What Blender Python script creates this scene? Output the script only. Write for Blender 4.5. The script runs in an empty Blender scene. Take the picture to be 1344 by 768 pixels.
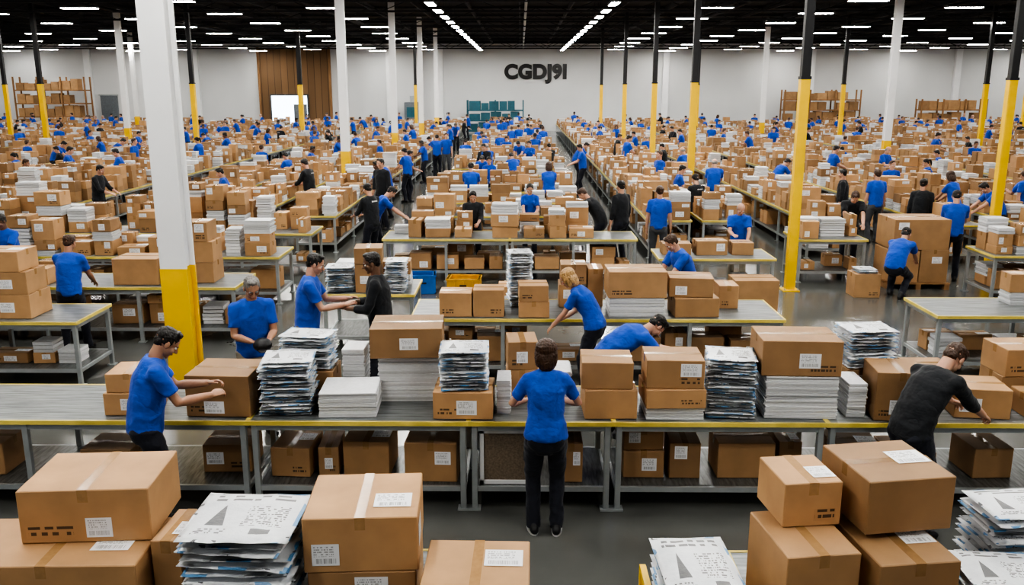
import bpy, math, random
import numpy as np
from mathutils import Vector, Matrix, noise
R=random.Random(11)
sc=bpy.context.scene
V3=Vector
# ------------------------------------------------------------------ materials
MATS={}
def nmat(name):
    m=bpy.data.materials.new(name); m.use_nodes=True
    nt=m.node_tree; b=nt.nodes['Principled BSDF']; MATS[name]=m
    return m,nt,b
def mth(nt,op,a,b=None,c=None):
    n=nt.nodes.new('ShaderNodeMath'); n.operation=op
    for i,v in enumerate((a,b,c)):
        if v is None: continue
        if isinstance(v,(int,float)): n.inputs[i].default_value=v
        else: nt.links.new(v,n.inputs[i])
    return n.outputs[0]
def mixc(nt,f,a,b,mode='MIX'):
    n=nt.nodes.new('ShaderNodeMix'); n.data_type='RGBA'; n.blend_type=mode
    for s,v in ((n.inputs[0],f),(n.inputs[6],a),(n.inputs[7],b)):
        if isinstance(v,(int,float)): s.default_value=v
        elif isinstance(v,tuple): s.default_value=(*v,1)
        else: nt.links.new(v,s)
    return n.outputs[2]
def coords(nt,kind='Object',scale=(1,1,1)):
    t=nt.nodes.new('ShaderNodeTexCoord'); mp=nt.nodes.new('ShaderNodeMapping')
    mp.inputs['Scale'].default_value=scale
    nt.links.new(t.outputs[kind],mp.inputs[0]); return mp.outputs[0]
def nz(nt,vec,scale,detail=3,rough=.5):
    n=nt.nodes.new('ShaderNodeTexNoise'); n.inputs['Scale'].default_value=scale
    n.inputs['Detail'].default_value=detail; n.inputs['Roughness'].default_value=rough
    nt.links.new(vec,n.inputs['Vector']); return n.outputs['Fac']
def bump(nt,b,h,strength=.3,dist=.01):
    n=nt.nodes.new('ShaderNodeBump'); n.inputs['Strength'].default_value=strength
    n.inputs['Distance'].default_value=dist
    nt.links.new(h,n.inputs['Height']); nt.links.new(n.outputs[0],b.inputs['Normal'])
def simple(name,col,rough=.5,metal=0,var=.15,scale=8,stretch=(1,1,1),bmp=0,kind='Object',tint=False,bdist=.01):
    m,nt,b=nmat(name)
    c=coords(nt,kind,stretch); f=nz(nt,c,scale,4)
    lo=tuple(x*(1-var) for x in col); hi=tuple(min(1,x*(1+var)) for x in col)
    f2=mth(nt,'MULTIPLY_ADD',f,2.2,-.6)
    f2=mth(nt,'MINIMUM',mth(nt,'MAXIMUM',f2,0.),1.)
    o=mixc(nt,f2,lo,hi)
    if tint:
        a=nt.nodes.new('ShaderNodeAttribute'); a.attribute_name='tint'
        o=mixc(nt,1.,o,a.outputs['Color'],'MULTIPLY')
    nt.links.new(o,b.inputs['Base Color'])
    b.inputs['Roughness'].default_value=rough; b.inputs['Metallic'].default_value=metal
    if bmp: bump(nt,b,f,bmp,bdist)
    return m
CARD=(.41,.240,.115)
simple('cardboard',CARD,.65,var=.14,scale=4,bmp=.08,tint=True)
simple('cardboard_seam',(.12,.065,.03),.8)
simple('packing_tape',(.36,.215,.10),.18,var=.1,scale=30,tint=True)
simple('paper_white',(.70,.71,.73),.6,var=.08,scale=30,stretch=(1,1,6),tint=True,bmp=.2)
simple('steel_frame',(.40,.43,.44),.4,metal=.5,var=.1)
simple('steel_dark',(.10,.105,.11),.5,metal=.3,var=.2)
simple('yellow_paint',(.86,.54,.012),.4,var=.08,scale=3)
simple('table_edge',(.66,.53,.12),.45,var=.2,scale=5)
simple('column_white',(.80,.81,.82),.5,var=.04,scale=2)
simple('column_black',(.012,.012,.014),.5)
simple('wall_paint',(.64,.65,.655),.8,var=.05,scale=.3)
simple('ceiling_deck',(.010,.011,.013),.9,var=.3,scale=2)
simple('truss_paint',(.022,.024,.028),.7,var=.2)
simple('rack_wood',(.28,.15,.065),.7,var=.3,scale=4,stretch=(1,1,.2))
simple('teal_paint',(.02,.11,.15),.5)
simple('blue_plastic',(.01,.13,.45),.4)
simple('yellow_plastic',(.62,.33,.03),.5,var=.2)
simple('sign_black',(.006,.006,.007),.4)
simple('grey_door',(.16,.18,.2),.5)
simple('rubber_black',(.012,.012,.014),.5,var=.2,scale=30)
simple('sole_white',(.5,.5,.5),.6)
simple('eye_white',(.75,.72,.7),.3,var=.02)
simple('eye_dark',(.02,.012,.008),.2)
simple('lip',(.35,.12,.09),.5)
simple('perforated_panel',(.20,.155,.11),.5,var=.35,scale=60)
def cloth(n,c,r=.85):
    m,nt,b=nmat(n); v=coords(nt); f=nz(nt,v,7,5,.6); f3=nz(nt,coords(nt,'Object',(1,1,1.4)),5,3,.5)
    rg=mth(nt,'ABSOLUTE',mth(nt,'MULTIPLY_ADD',f3,2.,-1.))
    f2=mth(nt,'MINIMUM',mth(nt,'MAXIMUM',mth(nt,'MULTIPLY_ADD',f,2.4,-.7),0.),1.)
    nt.links.new(mixc(nt,f2,tuple(x*.86 for x in c),tuple(x*1.12 for x in c)),b.inputs['Base Color'])
    b.inputs['Roughness'].default_value=r; b.inputs['Sheen Weight'].default_value=.1
    bump(nt,b,rg,.42,.04)
cloth('shirt_blue',(.011,.072,.44)); cloth('shirt_black',(.010,.012,.016))
cloth('pants_navy',(.010,.012,.022)); cloth('pants_khaki',(.24,.21,.16)); cloth('pants_grey',(.07,.075,.085))
def skinm(n,c):
    m=simple(n,c,.5,var=.08,scale=12); b=m.node_tree.nodes['Principled BSDF']
    b.inputs['Subsurface Weight'].default_value=.08; b.inputs['Subsurface Scale'].default_value=.01
skinm('skin_light',(.55,.31,.215)); skinm('skin_tan',(.40,.215,.135)); skinm('skin_dark',(.17,.09,.055))
def hairm(n,c): simple(n,c,.42,var=.5,scale=70,stretch=(1,1,.2),bmp=.8)
hairm('hair_black',(.010,.008,.007)); hairm('hair_brown',(.055,.026,.014)); hairm('hair_blond',(.42,.25,.10)); hairm('hair_grey',(.20,.19,.18))
m,nt,b=nmat('table_top'); c=coords(nt,'Object',(1,1,1))
f=nz(nt,coords(nt,'Object',(.7,9,1)),3.5,5,.65); g=nz(nt,c,1.3,4)
ff=mth(nt,'MINIMUM',mth(nt,'MAXIMUM',mth(nt,'MULTIPLY_ADD',f,3.2,-1.15),0.),1.)
o=mixc(nt,ff,(.09,.095,.10),(.33,.35,.355)); o=mixc(nt,mth(nt,'MULTIPLY',g,.5),o,(.14,.15,.15))
nt.links.new(o,b.inputs['Base Color']); b.inputs['Roughness'].default_value=.42; b.inputs['Metallic'].default_value=.35
bump(nt,b,f,.15,.01)
m,nt,b=nmat('shelf_metal'); f=nz(nt,coords(nt,'Object',(8,1,1)),5,4,.6)
ff=mth(nt,'MINIMUM',mth(nt,'MAXIMUM',mth(nt,'MULTIPLY_ADD',f,3,-1),0.),1.)
nt.links.new(mixc(nt,ff,(.06,.065,.065),(.18,.19,.19)),b.inputs['Base Color']); b.inputs['Roughness'].default_value=.35; b.inputs['Metallic'].default_value=.5
m,nt,b=nmat('concrete_floor'); c=coords(nt,'Object',(1,1,1))
f=nz(nt,c,.3,5,.55); g=nz(nt,c,2.2,5,.6)
o=mixc(nt,f,(.065,.067,.062),(.155,.16,.154)); o=mixc(nt,mth(nt,'MULTIPLY',g,.4),o,(.05,.051,.047))
nt.links.new(o,b.inputs['Base Color'])
nt.links.new(mth(nt,'MULTIPLY_ADD',f,.22,.06),b.inputs['Roughness'])
m,nt,b=nmat('dock_panel_brown'); br=nt.nodes.new('ShaderNodeTexBrick'); br.inputs['Scale'].default_value=1
nt.links.new(coords(nt,'Object',(.9,.9,.9)),br.inputs['Vector'])
br.inputs['Color1'].default_value=(.24,.14,.07,1); br.inputs['Color2'].default_value=(.17,.10,.05,1); br.inputs['Mortar'].default_value=(.08,.05,.03,1)
nt.links.new(br.outputs[0],b.inputs['Base Color']); b.inputs['Roughness'].default_value=.8
def uvs(nt):
    t=nt.nodes.new('ShaderNodeTexCoord'); s=nt.nodes.new('ShaderNodeSeparateXYZ'); nt.links.new(t.outputs['UV'],s.inputs[0]); return s.outputs[0],s.outputs[1],t
def comb(nt,x,y,z=0.):
    n=nt.nodes.new('ShaderNodeCombineXYZ')
    for i,v in enumerate((x,y,z)):
        if isinstance(v,(int,float)): n.inputs[i].default_value=v
        else: nt.links.new(v,n.inputs[i])
    return n.outputs[0]
def attr(nt):
    a=nt.nodes.new('ShaderNodeAttribute'); a.attribute_name='tint'; return a
def textmask(nt,u,v,rows,cols,seed,thr=.5):
    r=mth(nt,'FLOOR',mth(nt,'MULTIPLY',v,rows)); fr=mth(nt,'FRACT',mth(nt,'MULTIPLY',v,rows))
    line=mth(nt,'GREATER_THAN',fr,.45)
    n=nz(nt,comb(nt,mth(nt,'MULTIPLY',u,cols),mth(nt,'MULTIPLY',r,7.3),seed),1.,0)
    return mth(nt,'MULTIPLY',line,mth(nt,'GREATER_THAN',n,thr))
def rng(nt,x,a,b_): return mth(nt,'MULTIPLY',mth(nt,'GREATER_THAN',x,a),mth(nt,'LESS_THAN',x,b_))
def inbox(nt,u,v,a,b_,c_,d): return mth(nt,'MULTIPLY',rng(nt,u,a,b_),rng(nt,v,c_,d))
m,nt,b=nmat('shipping_label'); u,v,_=uvs(nt); a=attr(nt)
sd=mth(nt,'MULTIPLY',a.outputs['Fac'],37.)
t1=mth(nt,'MULTIPLY',textmask(nt,u,v,9,26,sd,.48),inbox(nt,u,v,.07,.8,.42,.92))
bar=mth(nt,'MULTIPLY',mth(nt,'GREATER_THAN',nz(nt,comb(nt,mth(nt,'MULTIPLY',u,60),sd),1.,0),.5),inbox(nt,u,v,.1,.88,.1,.33))
mk=mth(nt,'MAXIMUM',t1,bar)
nt.links.new(mixc(nt,mth(nt,'MULTIPLY',mk,.6),(.80,.81,.83),(.10,.10,.105)),b.inputs['Base Color']); b.inputs['Roughness'].default_value=.4
m,nt,b=nmat('box_print'); u,v,_=uvs(nt); a=attr(nt); sd=mth(nt,'MULTIPLY',a.outputs['Fac'],53.)
t1=mth(nt,'MULTIPLY',textmask(nt,u,v,2,9,sd,.45),inbox(nt,u,v,.05,.95,.05,.95))
c1=mixc(nt,1.,CARD,a.outputs['Color'],'MULTIPLY')
nt.links.new(mixc(nt,mth(nt,'MULTIPLY',t1,.85),c1,(.03,.02,.015)),b.inputs['Base Color']); b.inputs['Roughness'].default_value=.7
m,nt,b=nmat('poly_mailer'); u,v,_=uvs(nt); a=attr(nt); sd=mth(nt,'MULTIPLY',a.outputs['Fac'],91.)
t1=mth(nt,'MULTIPLY',textmask(nt,u,v,26,46,sd,.50),inbox(nt,u,v,.50,.88,.26,.66))
t2=mth(nt,'MULTIPLY',textmask(nt,u,v,12,14,sd,.46),inbox(nt,u,v,.12,.88,.76,.92))
t4=mth(nt,'MULTIPLY',textmask(nt,u,v,30,40,sd,.52),inbox(nt,u,v,.10,.40,.10,.20))
t3=inbox(nt,u,v,.62,.80,.12,.21)
tri=mth(nt,'MULTIPLY',mth(nt,'LESS_THAN',mth(nt,'ABSOLUTE',mth(nt,'SUBTRACT',u,.27)),mth(nt,'MULTIPLY',mth(nt,'SUBTRACT',.68,v),.20)),rng(nt,v,.26,.68))
wr=nz(nt,coords(nt,'Object',(1,1,1)),7,5,.65)
edge=mth(nt,'MAXIMUM',mth(nt,'MAXIMUM',mth(nt,'LESS_THAN',u,.035),mth(nt,'GREATER_THAN',u,.965)),mth(nt,'MAXIMUM',mth(nt,'LESS_THAN',v,.035),mth(nt,'GREATER_THAN',v,.965)))
en=nz(nt,comb(nt,mth(nt,'MULTIPLY',u,3),mth(nt,'MULTIPLY',v,3),sd),1.,1)
edm=mth(nt,'MULTIPLY',edge,mth(nt,'GREATER_THAN',en,.55))
edk=mth(nt,'MULTIPLY',edge,mth(nt,'LESS_THAN',nz(nt,comb(nt,mth(nt,'MULTIPLY',u,9),mth(nt,'MULTIPLY',v,9),sd),1.,2),.36))
base=mixc(nt,1.,mixc(nt,wr,(.48,.51,.55),(.84,.86,.88)),a.outputs['Color'],'MULTIPLY')
mk=mth(nt,'MAXIMUM',mth(nt,'MAXIMUM',mth(nt,'MAXIMUM',t1,t3),mth(nt,'MAXIMUM',t2,t4)),tri)
o=mixc(nt,mth(nt,'MULTIPLY',mk,.88),base,(.03,.03,.036)); o=mixc(nt,mth(nt,'MULTIPLY',edm,.8),o,(.02,.22,.50))
o=mixc(nt,mth(nt,'MULTIPLY',edk,.9),o,(.02,.022,.03))
nt.links.new(o,b.inputs['Base Color']); b.inputs['Roughness'].default_value=.33; bump(nt,b,wr,.5,.02)
def emis(n,c,s):
    m,nt,b=nmat(n); b.inputs['Base Color'].default_value=(*c,1); b.inputs['Emission Color'].default_value=(*c,1); b.inputs['Emission Strength'].default_value=s
emis('lamp_emitter',(1.,.97,.91),100); emis('daylight_panel',(.72,.86,1.),4.)

# ------------------------------------------------------------------ mesh accumulator
class Acc:
    def __init__(s): s.V=[];s.F=[];s.M=[];s.T=[];s.U=[];s.mats=[];s.S=[]
    def mi(s,n):
        if n not in s.mats: s.mats.append(n)
        return s.mats.index(n)
    def face(s,pts,mat,tint=1.,uv=None,smooth=False):
        k=len(s.V); s.V.extend(pts); s.F.append(tuple(range(k,k+len(pts)))); s.M.append(s.mi(mat)); s.T.append(tint)
        s.U.append(uv or ((0,0),(1,0),(1,1),(0,1))[:len(pts)]); s.S.append(smooth)
    def mesh(s,vs,fs,mat,tint=1.,uv=None,smooth=False):
        k=len(s.V); s.V.extend(vs); i=s.mi(mat)
        for n,f in enumerate(fs):
            s.F.append(tuple(k+j for j in f)); s.M.append(i); s.T.append(tint); s.S.append(smooth)
            s.U.append([uv[j] for j in f] if uv else ((0,0),(1,0),(1,1),(0,1))[:len(f)] if len(f)<=4 else [(0,0)]*len(f))
    def box(s,cx,cy,z0,w,d,h,rot=0,mat='steel_frame',tint=1.,bev=0):
        c,sn=math.cos(rot),math.sin(rot)
        def P(x,y,z): return (cx+x*c-y*sn,cy+x*sn+y*c,z0+z)
        a,b=w/2,d/2
        if not bev:
            vs=[P(x,y,z) for z in (0,h) for (x,y) in ((-a,-b),(a,-b),(a,b),(-a,b))]
            s.mesh(vs,[(3,2,1,0),(4,5,6,7),(0,1,5,4),(1,2,6,5),(2,3,7,6),(3,0,4,7)],mat,tint); return
        e=bev; vs=[]; idx={}
        for ix in (0,1):
            for iy in (0,1):
                for iz in (0,1):
                    for ax in range(3):
                        p=[(-a,a)[ix],(-b,b)[iy],(0,h)[iz]]; sg=((1,-1)[ix],(1,-1)[iy],(1,-1)[iz])
                        for k in range(3):
                            if k!=ax: p[k]+=sg[k]*e
                        idx[ix,iy,iz,ax]=len(vs); vs.append(P(*p))
        fs=[]
        def q(l): fs.append(tuple(idx[i] for i in l))
        q([(0,0,0,0),(0,0,1,0),(0,1,1,0),(0,1,0,0)]);q([(1,0,0,0),(1,1,0,0),(1,1,1,0),(1,0,1,0)])
        q([(0,0,0,1),(1,0,0,1),(1,0,1,1),(0,0,1,1)]);q([(0,1,0,1),(0,1,1,1),(1,1,1,1),(1,1,0,1)])
        q([(0,0,0,2),(0,1,0,2),(1,1,0,2),(1,0,0,2)]);q([(0,0,1,2),(1,0,1,2),(1,1,1,2),(0,1,1,2)])
        for i in (0,1):
            for j in (0,1):
                q([(i,j,0,0),(i,j,1,0),(i,j,1,1),(i,j,0,1)]); q([(0,i,j,1),(1,i,j,1),(1,i,j,2),(0,i,j,2)]); q([(i,0,j,0),(i,1,j,0),(i,1,j,2),(i,0,j,2)])
                for k in (0,1): q([(i,j,k,0),(i,j,k,1),(i,j,k,2)])
        s.mesh(vs,fs,mat,tint)
    def beam(s,p,q,r,mat,n=4):
        p=V3(p);q=V3(q);d=(q-p).normalized(); u=d.cross(V3((0,0,1)))
        if u.length<.01:u=V3((1,0,0))
        u.normalize(); w=d.cross(u); vs=[]
        for c0 in (p,q):
            for i in range(n):
                t=2*math.pi*(i+.5)/n; vs.append(tuple(c0+(u*math.cos(t)+w*math.sin(t))*r))
        fs=[(i,(i+1)%n,n+(i+1)%n,n+i) for i in range(n)]+[tuple(range(n))[::-1],tuple(range(n,2*n))]
        s.mesh(vs,fs,mat,1.,smooth=n>6)
    def build(s,name,origin=None,fix=True):
        me=bpy.data.meshes.new(name)
        o=V3(origin) if origin else V3((sum(v[0] for v in s.V)/len(s.V),sum(v[1] for v in s.V)/len(s.V),min(v[2] for v in s.V)))
        me.from_pydata([(v[0]-o.x,v[1]-o.y,v[2]-o.z) for v in s.V],[],s.F)
        for n in s.mats: me.materials.append(MATS[n])
        me.polygons.foreach_set('material_index',s.M); me.polygons.foreach_set('use_smooth',s.S)
        a=me.attributes.new('tint','FLOAT','FACE'); a.data.foreach_set('value',s.T)
        uv=me.uv_layers.new(name='UVMap'); uv.data.foreach_set('uv',[x for f in s.U for p in f for x in p])
        if fix:
            import bmesh
            bm=bmesh.new(); bm.from_mesh(me); bmesh.ops.recalc_face_normals(bm,faces=bm.faces); bm.to_mesh(me); bm.free()
        me.update(); ob=bpy.data.objects.new(name,me); ob.location=o; sc.collection.objects.link(ob); return ob

# ------------------------------------------------------------------ parcels
def carton(A,cx,cy,z0,w,d,h,rot=0,lod=1,label=None,tint=None,axis=None,pr=None):
    t=tint or (R.uniform(.70,1.22) if lod else R.uniform(.62,1.25)); A.box(cx,cy,z0,w,d,h,rot,'cardboard',t,bev=.005 if lod else 0)
    c,sn=math.cos(rot),math.sin(rot)
    def P(x,y,z): return (cx+x*c-y*sn,cy+x*sn+y*c,z0+z)
    ax=axis if axis is not None else (0 if w>d else 1)
    tw=.027; e=.0015; a,b=w/2,d/2; dn=min(.07,h*.3)
    if lod:
        if ax==0:
            A.face([P(-a+.004,-.003,h+e*.5),P(a-.004,-.003,h+e*.5),P(a-.004,.003,h+e*.5),P(-a+.004,.003,h+e*.5)],'cardboard_seam')
        else:
            A.face([P(-.003,-b+.004,h+e*.5),P(.003,-b+.004,h+e*.5),P(.003,b-.004,h+e*.5),P(-.003,b-.004,h+e*.5)],'cardboard_seam')
    if ax==0:
        A.face([P(-a,-tw,h+e),P(a,-tw,h+e),P(a,tw,h+e),P(-a,tw,h+e)],'packing_tape',t)
        if lod:
            A.face([P(a+e,-tw,h),P(a+e,-tw,h-dn),P(a+e,tw,h-dn),P(a+e,tw,h)],'packing_tape',t)
            A.face([P(-a-e,-tw,h),P(-a-e,-tw,h-dn),P(-a-e,tw,h-dn),P(-a-e,tw,h)],'packing_tape',t)
    else:
        A.face([P(-tw,-b,h+e),P(tw,-b,h+e),P(tw,b,h+e),P(-tw,b,h+e)],'packing_tape',t)
        if lod: A.face([P(-tw,-b-e,h),P(-tw,-b-e,h-dn),P(tw,-b-e,h-dn),P(tw,-b-e,h)],'packing_tape',t)
    lb=label if label is not None else R.choice(['f','t','f','ft',''])
    tt=R.random()
    if 'f' in lb:
        lw=min(.19,w*.42)*R.uniform(.7,1); lh=min(.13,h*.55)*R.uniform(.8,1); x=R.uniform(-a+.02,a-.02-lw); z=R.uniform(.02,max(.025,h-lh-.02))
        A.face([P(x,-b-.003,z),P(x+lw,-b-.003,z),P(x+lw,-b-.003,z+lh),P(x,-b-.003,z+lh)],'shipping_label',tt)
    if 't' in lb:
        lw=min(.2,w*.4); lh=min(.16,d*.38); x=R.uniform(tw,a-.015-lw) if a-.015-lw>tw else a-.01-lw; y=R.uniform(-b+.02,max(-b+.021,b-lh-.02)); 
        A.face([P(x,y,h+.004),P(x+lw,y,h+.004),P(x+lw,y+lh,h+.004),P(x,y+lh,h+.004)],'shipping_label',tt)
    if 'r' in lb:
        lw=min(.18,d*.45); lh=min(.13,h*.5); z=h*.35
        A.face([P(a+.003,-b+.05,z),P(a+.003,-b+.05+lw,z),P(a+.003,-b+.05+lw,z+lh),P(a+.003,-b+.05,z+lh)],'shipping_label',tt)
    if (pr if pr is not None else (lod and R.random()<.3)):
        lw=w*.38; lh=min(.07,h*.3); x=-a+.03 if R.random()<.5 else a-.03-lw; z=.03
        A.face([P(x,-b-.002,z),P(x+lw,-b-.002,z),P(x+lw,-b-.002,z+lh),P(x,-b-.002,z+lh)],'box_print',t)
def mailers(A,cx,cy,z0,w,d,h,rot=0,lod=1,th=.03):
    n=max(2,round(h/th)); th=h/n
    if not lod:
        for i in range(min(n,5)):
            hh=h/min(n,5); A.box(cx+R.uniform(-.015,.015),cy,z0+i*hh,w,d,hh*.8,rot+R.uniform(-.05,.05),'paper_white',R.uniform(.7,1.1))
        return
    nu,nv=9,7
    for i in range(n):
        r=rot+R.uniform(-.06,.06); c,sn=math.cos(r),math.sin(r); ox=cx+R.uniform(-.014,.014); oy=cy+R.uniform(-.014,.014); sx=w*R.uniform(.93,1.0); sy=d*R.uniform(.93,1.)
        vs=[];uv=[];ph=R.uniform(0,50)
        for sgn in (1,-1):
            for j in range(nv):
                for k in range(nu):
                    a=-1+2*k/(nu-1); b=-1+2*j/(nv-1)
                    a=math.copysign(1-(1-abs(a))**1.5,a); b=math.copysign(1-(1-abs(b))**1.5,b)
                    pf=(1-abs(a)**5)*(1-abs(b)**5); nn=noise.noise(V3((a*2.2+ph,b*2.2,sgn*3)))
                    z=th*.5+sgn*pf*th*.5*(1+.5*nn)+ (1-pf)*nn*.012
                    x=a*sx/2*(1+.015*nn); y=b*sy/2*(1-.015*nn)
                    vs.append((ox+x*c-y*sn,oy+x*sn+y*c,z0+i*th+z)); uv.append(((a+1)/2,(b+1)/2))
        fs=[]
        N=nu*nv
        for j in range(nv-1):
            for k in range(nu-1):
                q=j*nu+k; fs.append((q,q+1,q+nu+1,q+nu)); fs.append((N+q,N+q+nu,N+q+nu+1,N+q+1))
        per=[k for k in range(nu)]+[j*nu+nu-1 for j in range(1,nv)]+[(nv-1)*nu+k for k in range(nu-2,-1,-1)]+[j*nu for j in range(nv-2,0,-1)]
        for x in range(len(per)):
            p,q=per[x],per[(x+1)%len(per)]; fs.append((p,N+p,N+q,q))
        A.mesh(vs,fs,'poly_mailer',(1. if i==n-1 else R.choice([.95,1.,1.05,.8,.6]))*R.uniform(.93,1.05),uv,True)
def paper(A,cx,cy,z0,w,d,h,rot=0,lod=1):
    n=max(2,round(h/(.014 if lod else .05))); th=h/n
    for i in range(n):
        A.box(cx+R.uniform(-.006,.006),cy+R.uniform(-.006,.006),z0+i*th,w*R.uniform(.97,1),d*R.uniform(.97,1),th*.86,rot+R.uniform(-.012,.012),'paper_white',R.choice([1,1.03,.95,.85,.7]))
def item(kind,*a,**k):
    A=Acc(); 
    if kind=='b': carton(A,*a,**k); A.build('cardboard_box')
    elif kind=='m': mailers(A,*a,**k); A.build('poly_mailer_stack',fix=False)
    elif kind=='p': paper(A,*a,**k); A.build('paper_stack')
def fx(kind,x0,x1,y0,z0,d,h,rot=0,**k):
    item(kind,(x0+x1)/2,y0+d/2,z0,x1-x0,d,h,rot,**k)

# ------------------------------------------------------------------ tables
TZ=.82
def table(x0,x1,y0,y1,leg=1.4,shelf=True,along='x',name='packing_table',trim='table_edge'):
    A=Acc(); cx,cy=(x0+x1)/2,(y0+y1)/2; w,d=x1-x0,y1-y0; e=.02
    A.box(cx,cy,TZ-.03,w-2*e,d-2*e,.03,0,'table_top')
    for yy in (y0+e/2,y1-e/2): A.box(cx,yy,TZ-.034,w,e,.038,0,trim)
    for xx in (x0+e/2,x1-e/2): A.box(xx,cy,TZ-.034,e,d-2*e,.038,0,trim)
    for yy in (y0+.05,y1-.05):
        A.box(cx,yy,TZ-.09,w-.08,.03,.056,0,'steel_frame')
        if shelf: A.box(cx,yy,.17,w-.08,.035,.045,0,'steel_frame')
    for xx in (x0+.04,x1-.04):
        A.box(xx,cy,TZ-.09,.03,d-.1,.056); A.box(xx,cy,.17,.03,d-.1,.04)
    if shelf: A.box(cx,cy,.20,w-.1,d-.12,.015,0,'shelf_metal')
    L=(w if along=='x' else d); n=max(1,round(L/leg))
    for i in range(n+1):
        t=i/n
        if along=='x': pts=[(x0+.05+(w-.1)*t,yy) for yy in (y0+.05,y1-.05)]
        else: pts=[(xx,y0+.05+(d-.1)*t) for xx in (x0+.05,x1-.05)]
        for (x,y) in pts:
            A.box(x,y,.012,.05,.05,TZ-.045,0,'steel_frame',bev=.004); A.box(x,y,0,.1,.1,.014,0,'steel_frame')
    return A.build(name,(cx,cy,0))
def fill(x0,x1,y0,y1,z=TZ,lod=1,hmax=.75,skip=.12,name='parcel_pile',white=.24,seg=None):
    A=Acc(); 
    y=y0+.04
    while y<y1-.22:
        dd=R.uniform(.26,.46); dd=min(dd,y1-y-.02)
        x=x0+.03
        while x<x1-.15:
            w=R.uniform(.26,.56); w=min(w,x1-x-.02)
            if w<.15: break
            if R.random()>skip:
                top=z+.002; lim=R.choice([.3,.45,hmax,hmax*.7])
                cx=x+w/2; cy=y+dd/2
                while True:
                    if R.random()<white:
                        h=R.uniform(.08,.3)
                        if top+h>z+lim: break
                        (paper if R.random()<.5 else mailers)(A,cx,cy,top,w*.9,dd*.9,h,R.uniform(-.05,.05),lod=0)
                    else:
                        h=R.uniform(.13,.34)
                        if top+h>z+lim: break
                        carton(A,cx,cy,top,w*R.uniform(.85,.96),dd*R.uniform(.85,.96),h,R.uniform(-.07,.07),lod=lod)
                    top+=h+.002
            x+=w+R.uniform(.01,.06)
        y+=dd+R.uniform(.01,.05)
    if A.V: A.build(name)

# ------------------------------------------------------------------ people
def capseq(pts,ra,rb,latref,n=14):
    pts=[V3(p) for p in pts]; m=len(pts); vs=[];fs=[]
    T=[]
    for i in range(m):
        t=(pts[min(i+1,m-1)]-pts[max(i-1,0)]).normalized(); T.append(t)
    rings=[]
    def ring(c,t,a,b):
        lat=(latref-t*latref.dot(t)); 
        if lat.length<1e-3: lat=V3((1,0,0)).cross(t)
        lat.normalize(); f=t.cross(lat)
        rings.append([c+lat*(a*math.cos(2*math.pi*k/n))+f*(b*math.sin(2*math.pi*k/n)) for k in range(n)])
    for ang in (75,50,25):
        s=math.sin(math.radians(ang)); c=math.cos(math.radians(ang)); ring(pts[0]-T[0]*min(ra[0],rb[0])*s*CAP[0],T[0],ra[0]*c,rb[0]*c)
    for i in range(m): ring(pts[i],T[i],ra[i],rb[i])
    for ang in (25,50,75):
        s=math.sin(math.radians(ang)); c=math.cos(math.radians(ang)); ring(pts[-1]+T[-1]*min(ra[-1],rb[-1])*s*CAP[1],T[-1],ra[-1]*c,rb[-1]*c)
    for r in rings: vs+= [tuple(p) for p in r]
    for i in range(len(rings)-1):
        for k in range(n):
            a=i*n+k; b=i*n+(k+1)%n; fs.append((a,b,b+n,a+n))
    fs.append(tuple(range(n))[::-1]); fs.append(tuple(range((len(rings)-1)*n,len(rings)*n)))
    return vs,fs
CAP=[1,1]
def tube(pts,r,lat=V3((1,0,0)),caps=(1,1),n=14):
    CAP[0],CAP[1]=caps
    ra=[x[0] if isinstance(x,tuple) else x for x in r]; rb=[x[1] if isinstance(x,tuple) else x for x in r]
    out=capseq(pts,ra,rb,lat,n); CAP[0]=CAP[1]=1; return out
def ell(c,r,rot=None,n=14):
    vs=[];fs=[]; m=9
    for i in range(1,m):
        for k in range(n):
            a=math.pi*i/m; b=2*math.pi*k/n; p=V3((r[0]*math.sin(a)*math.cos(b),r[1]*math.sin(a)*math.sin(b),-r[2]*math.cos(a)))
            if rot: p=rot@p
            vs.append(tuple(p+V3(c)))
    for i in range(m-2):
        for k in range(n):
            a=i*n+k;b=i*n+(k+1)%n; fs.append((a,b,b+n,a+n))
    fs.append(tuple(range(n))[::-1]); fs.append(tuple(range((m-2)*n,(m-1)*n))); return vs,fs
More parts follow.
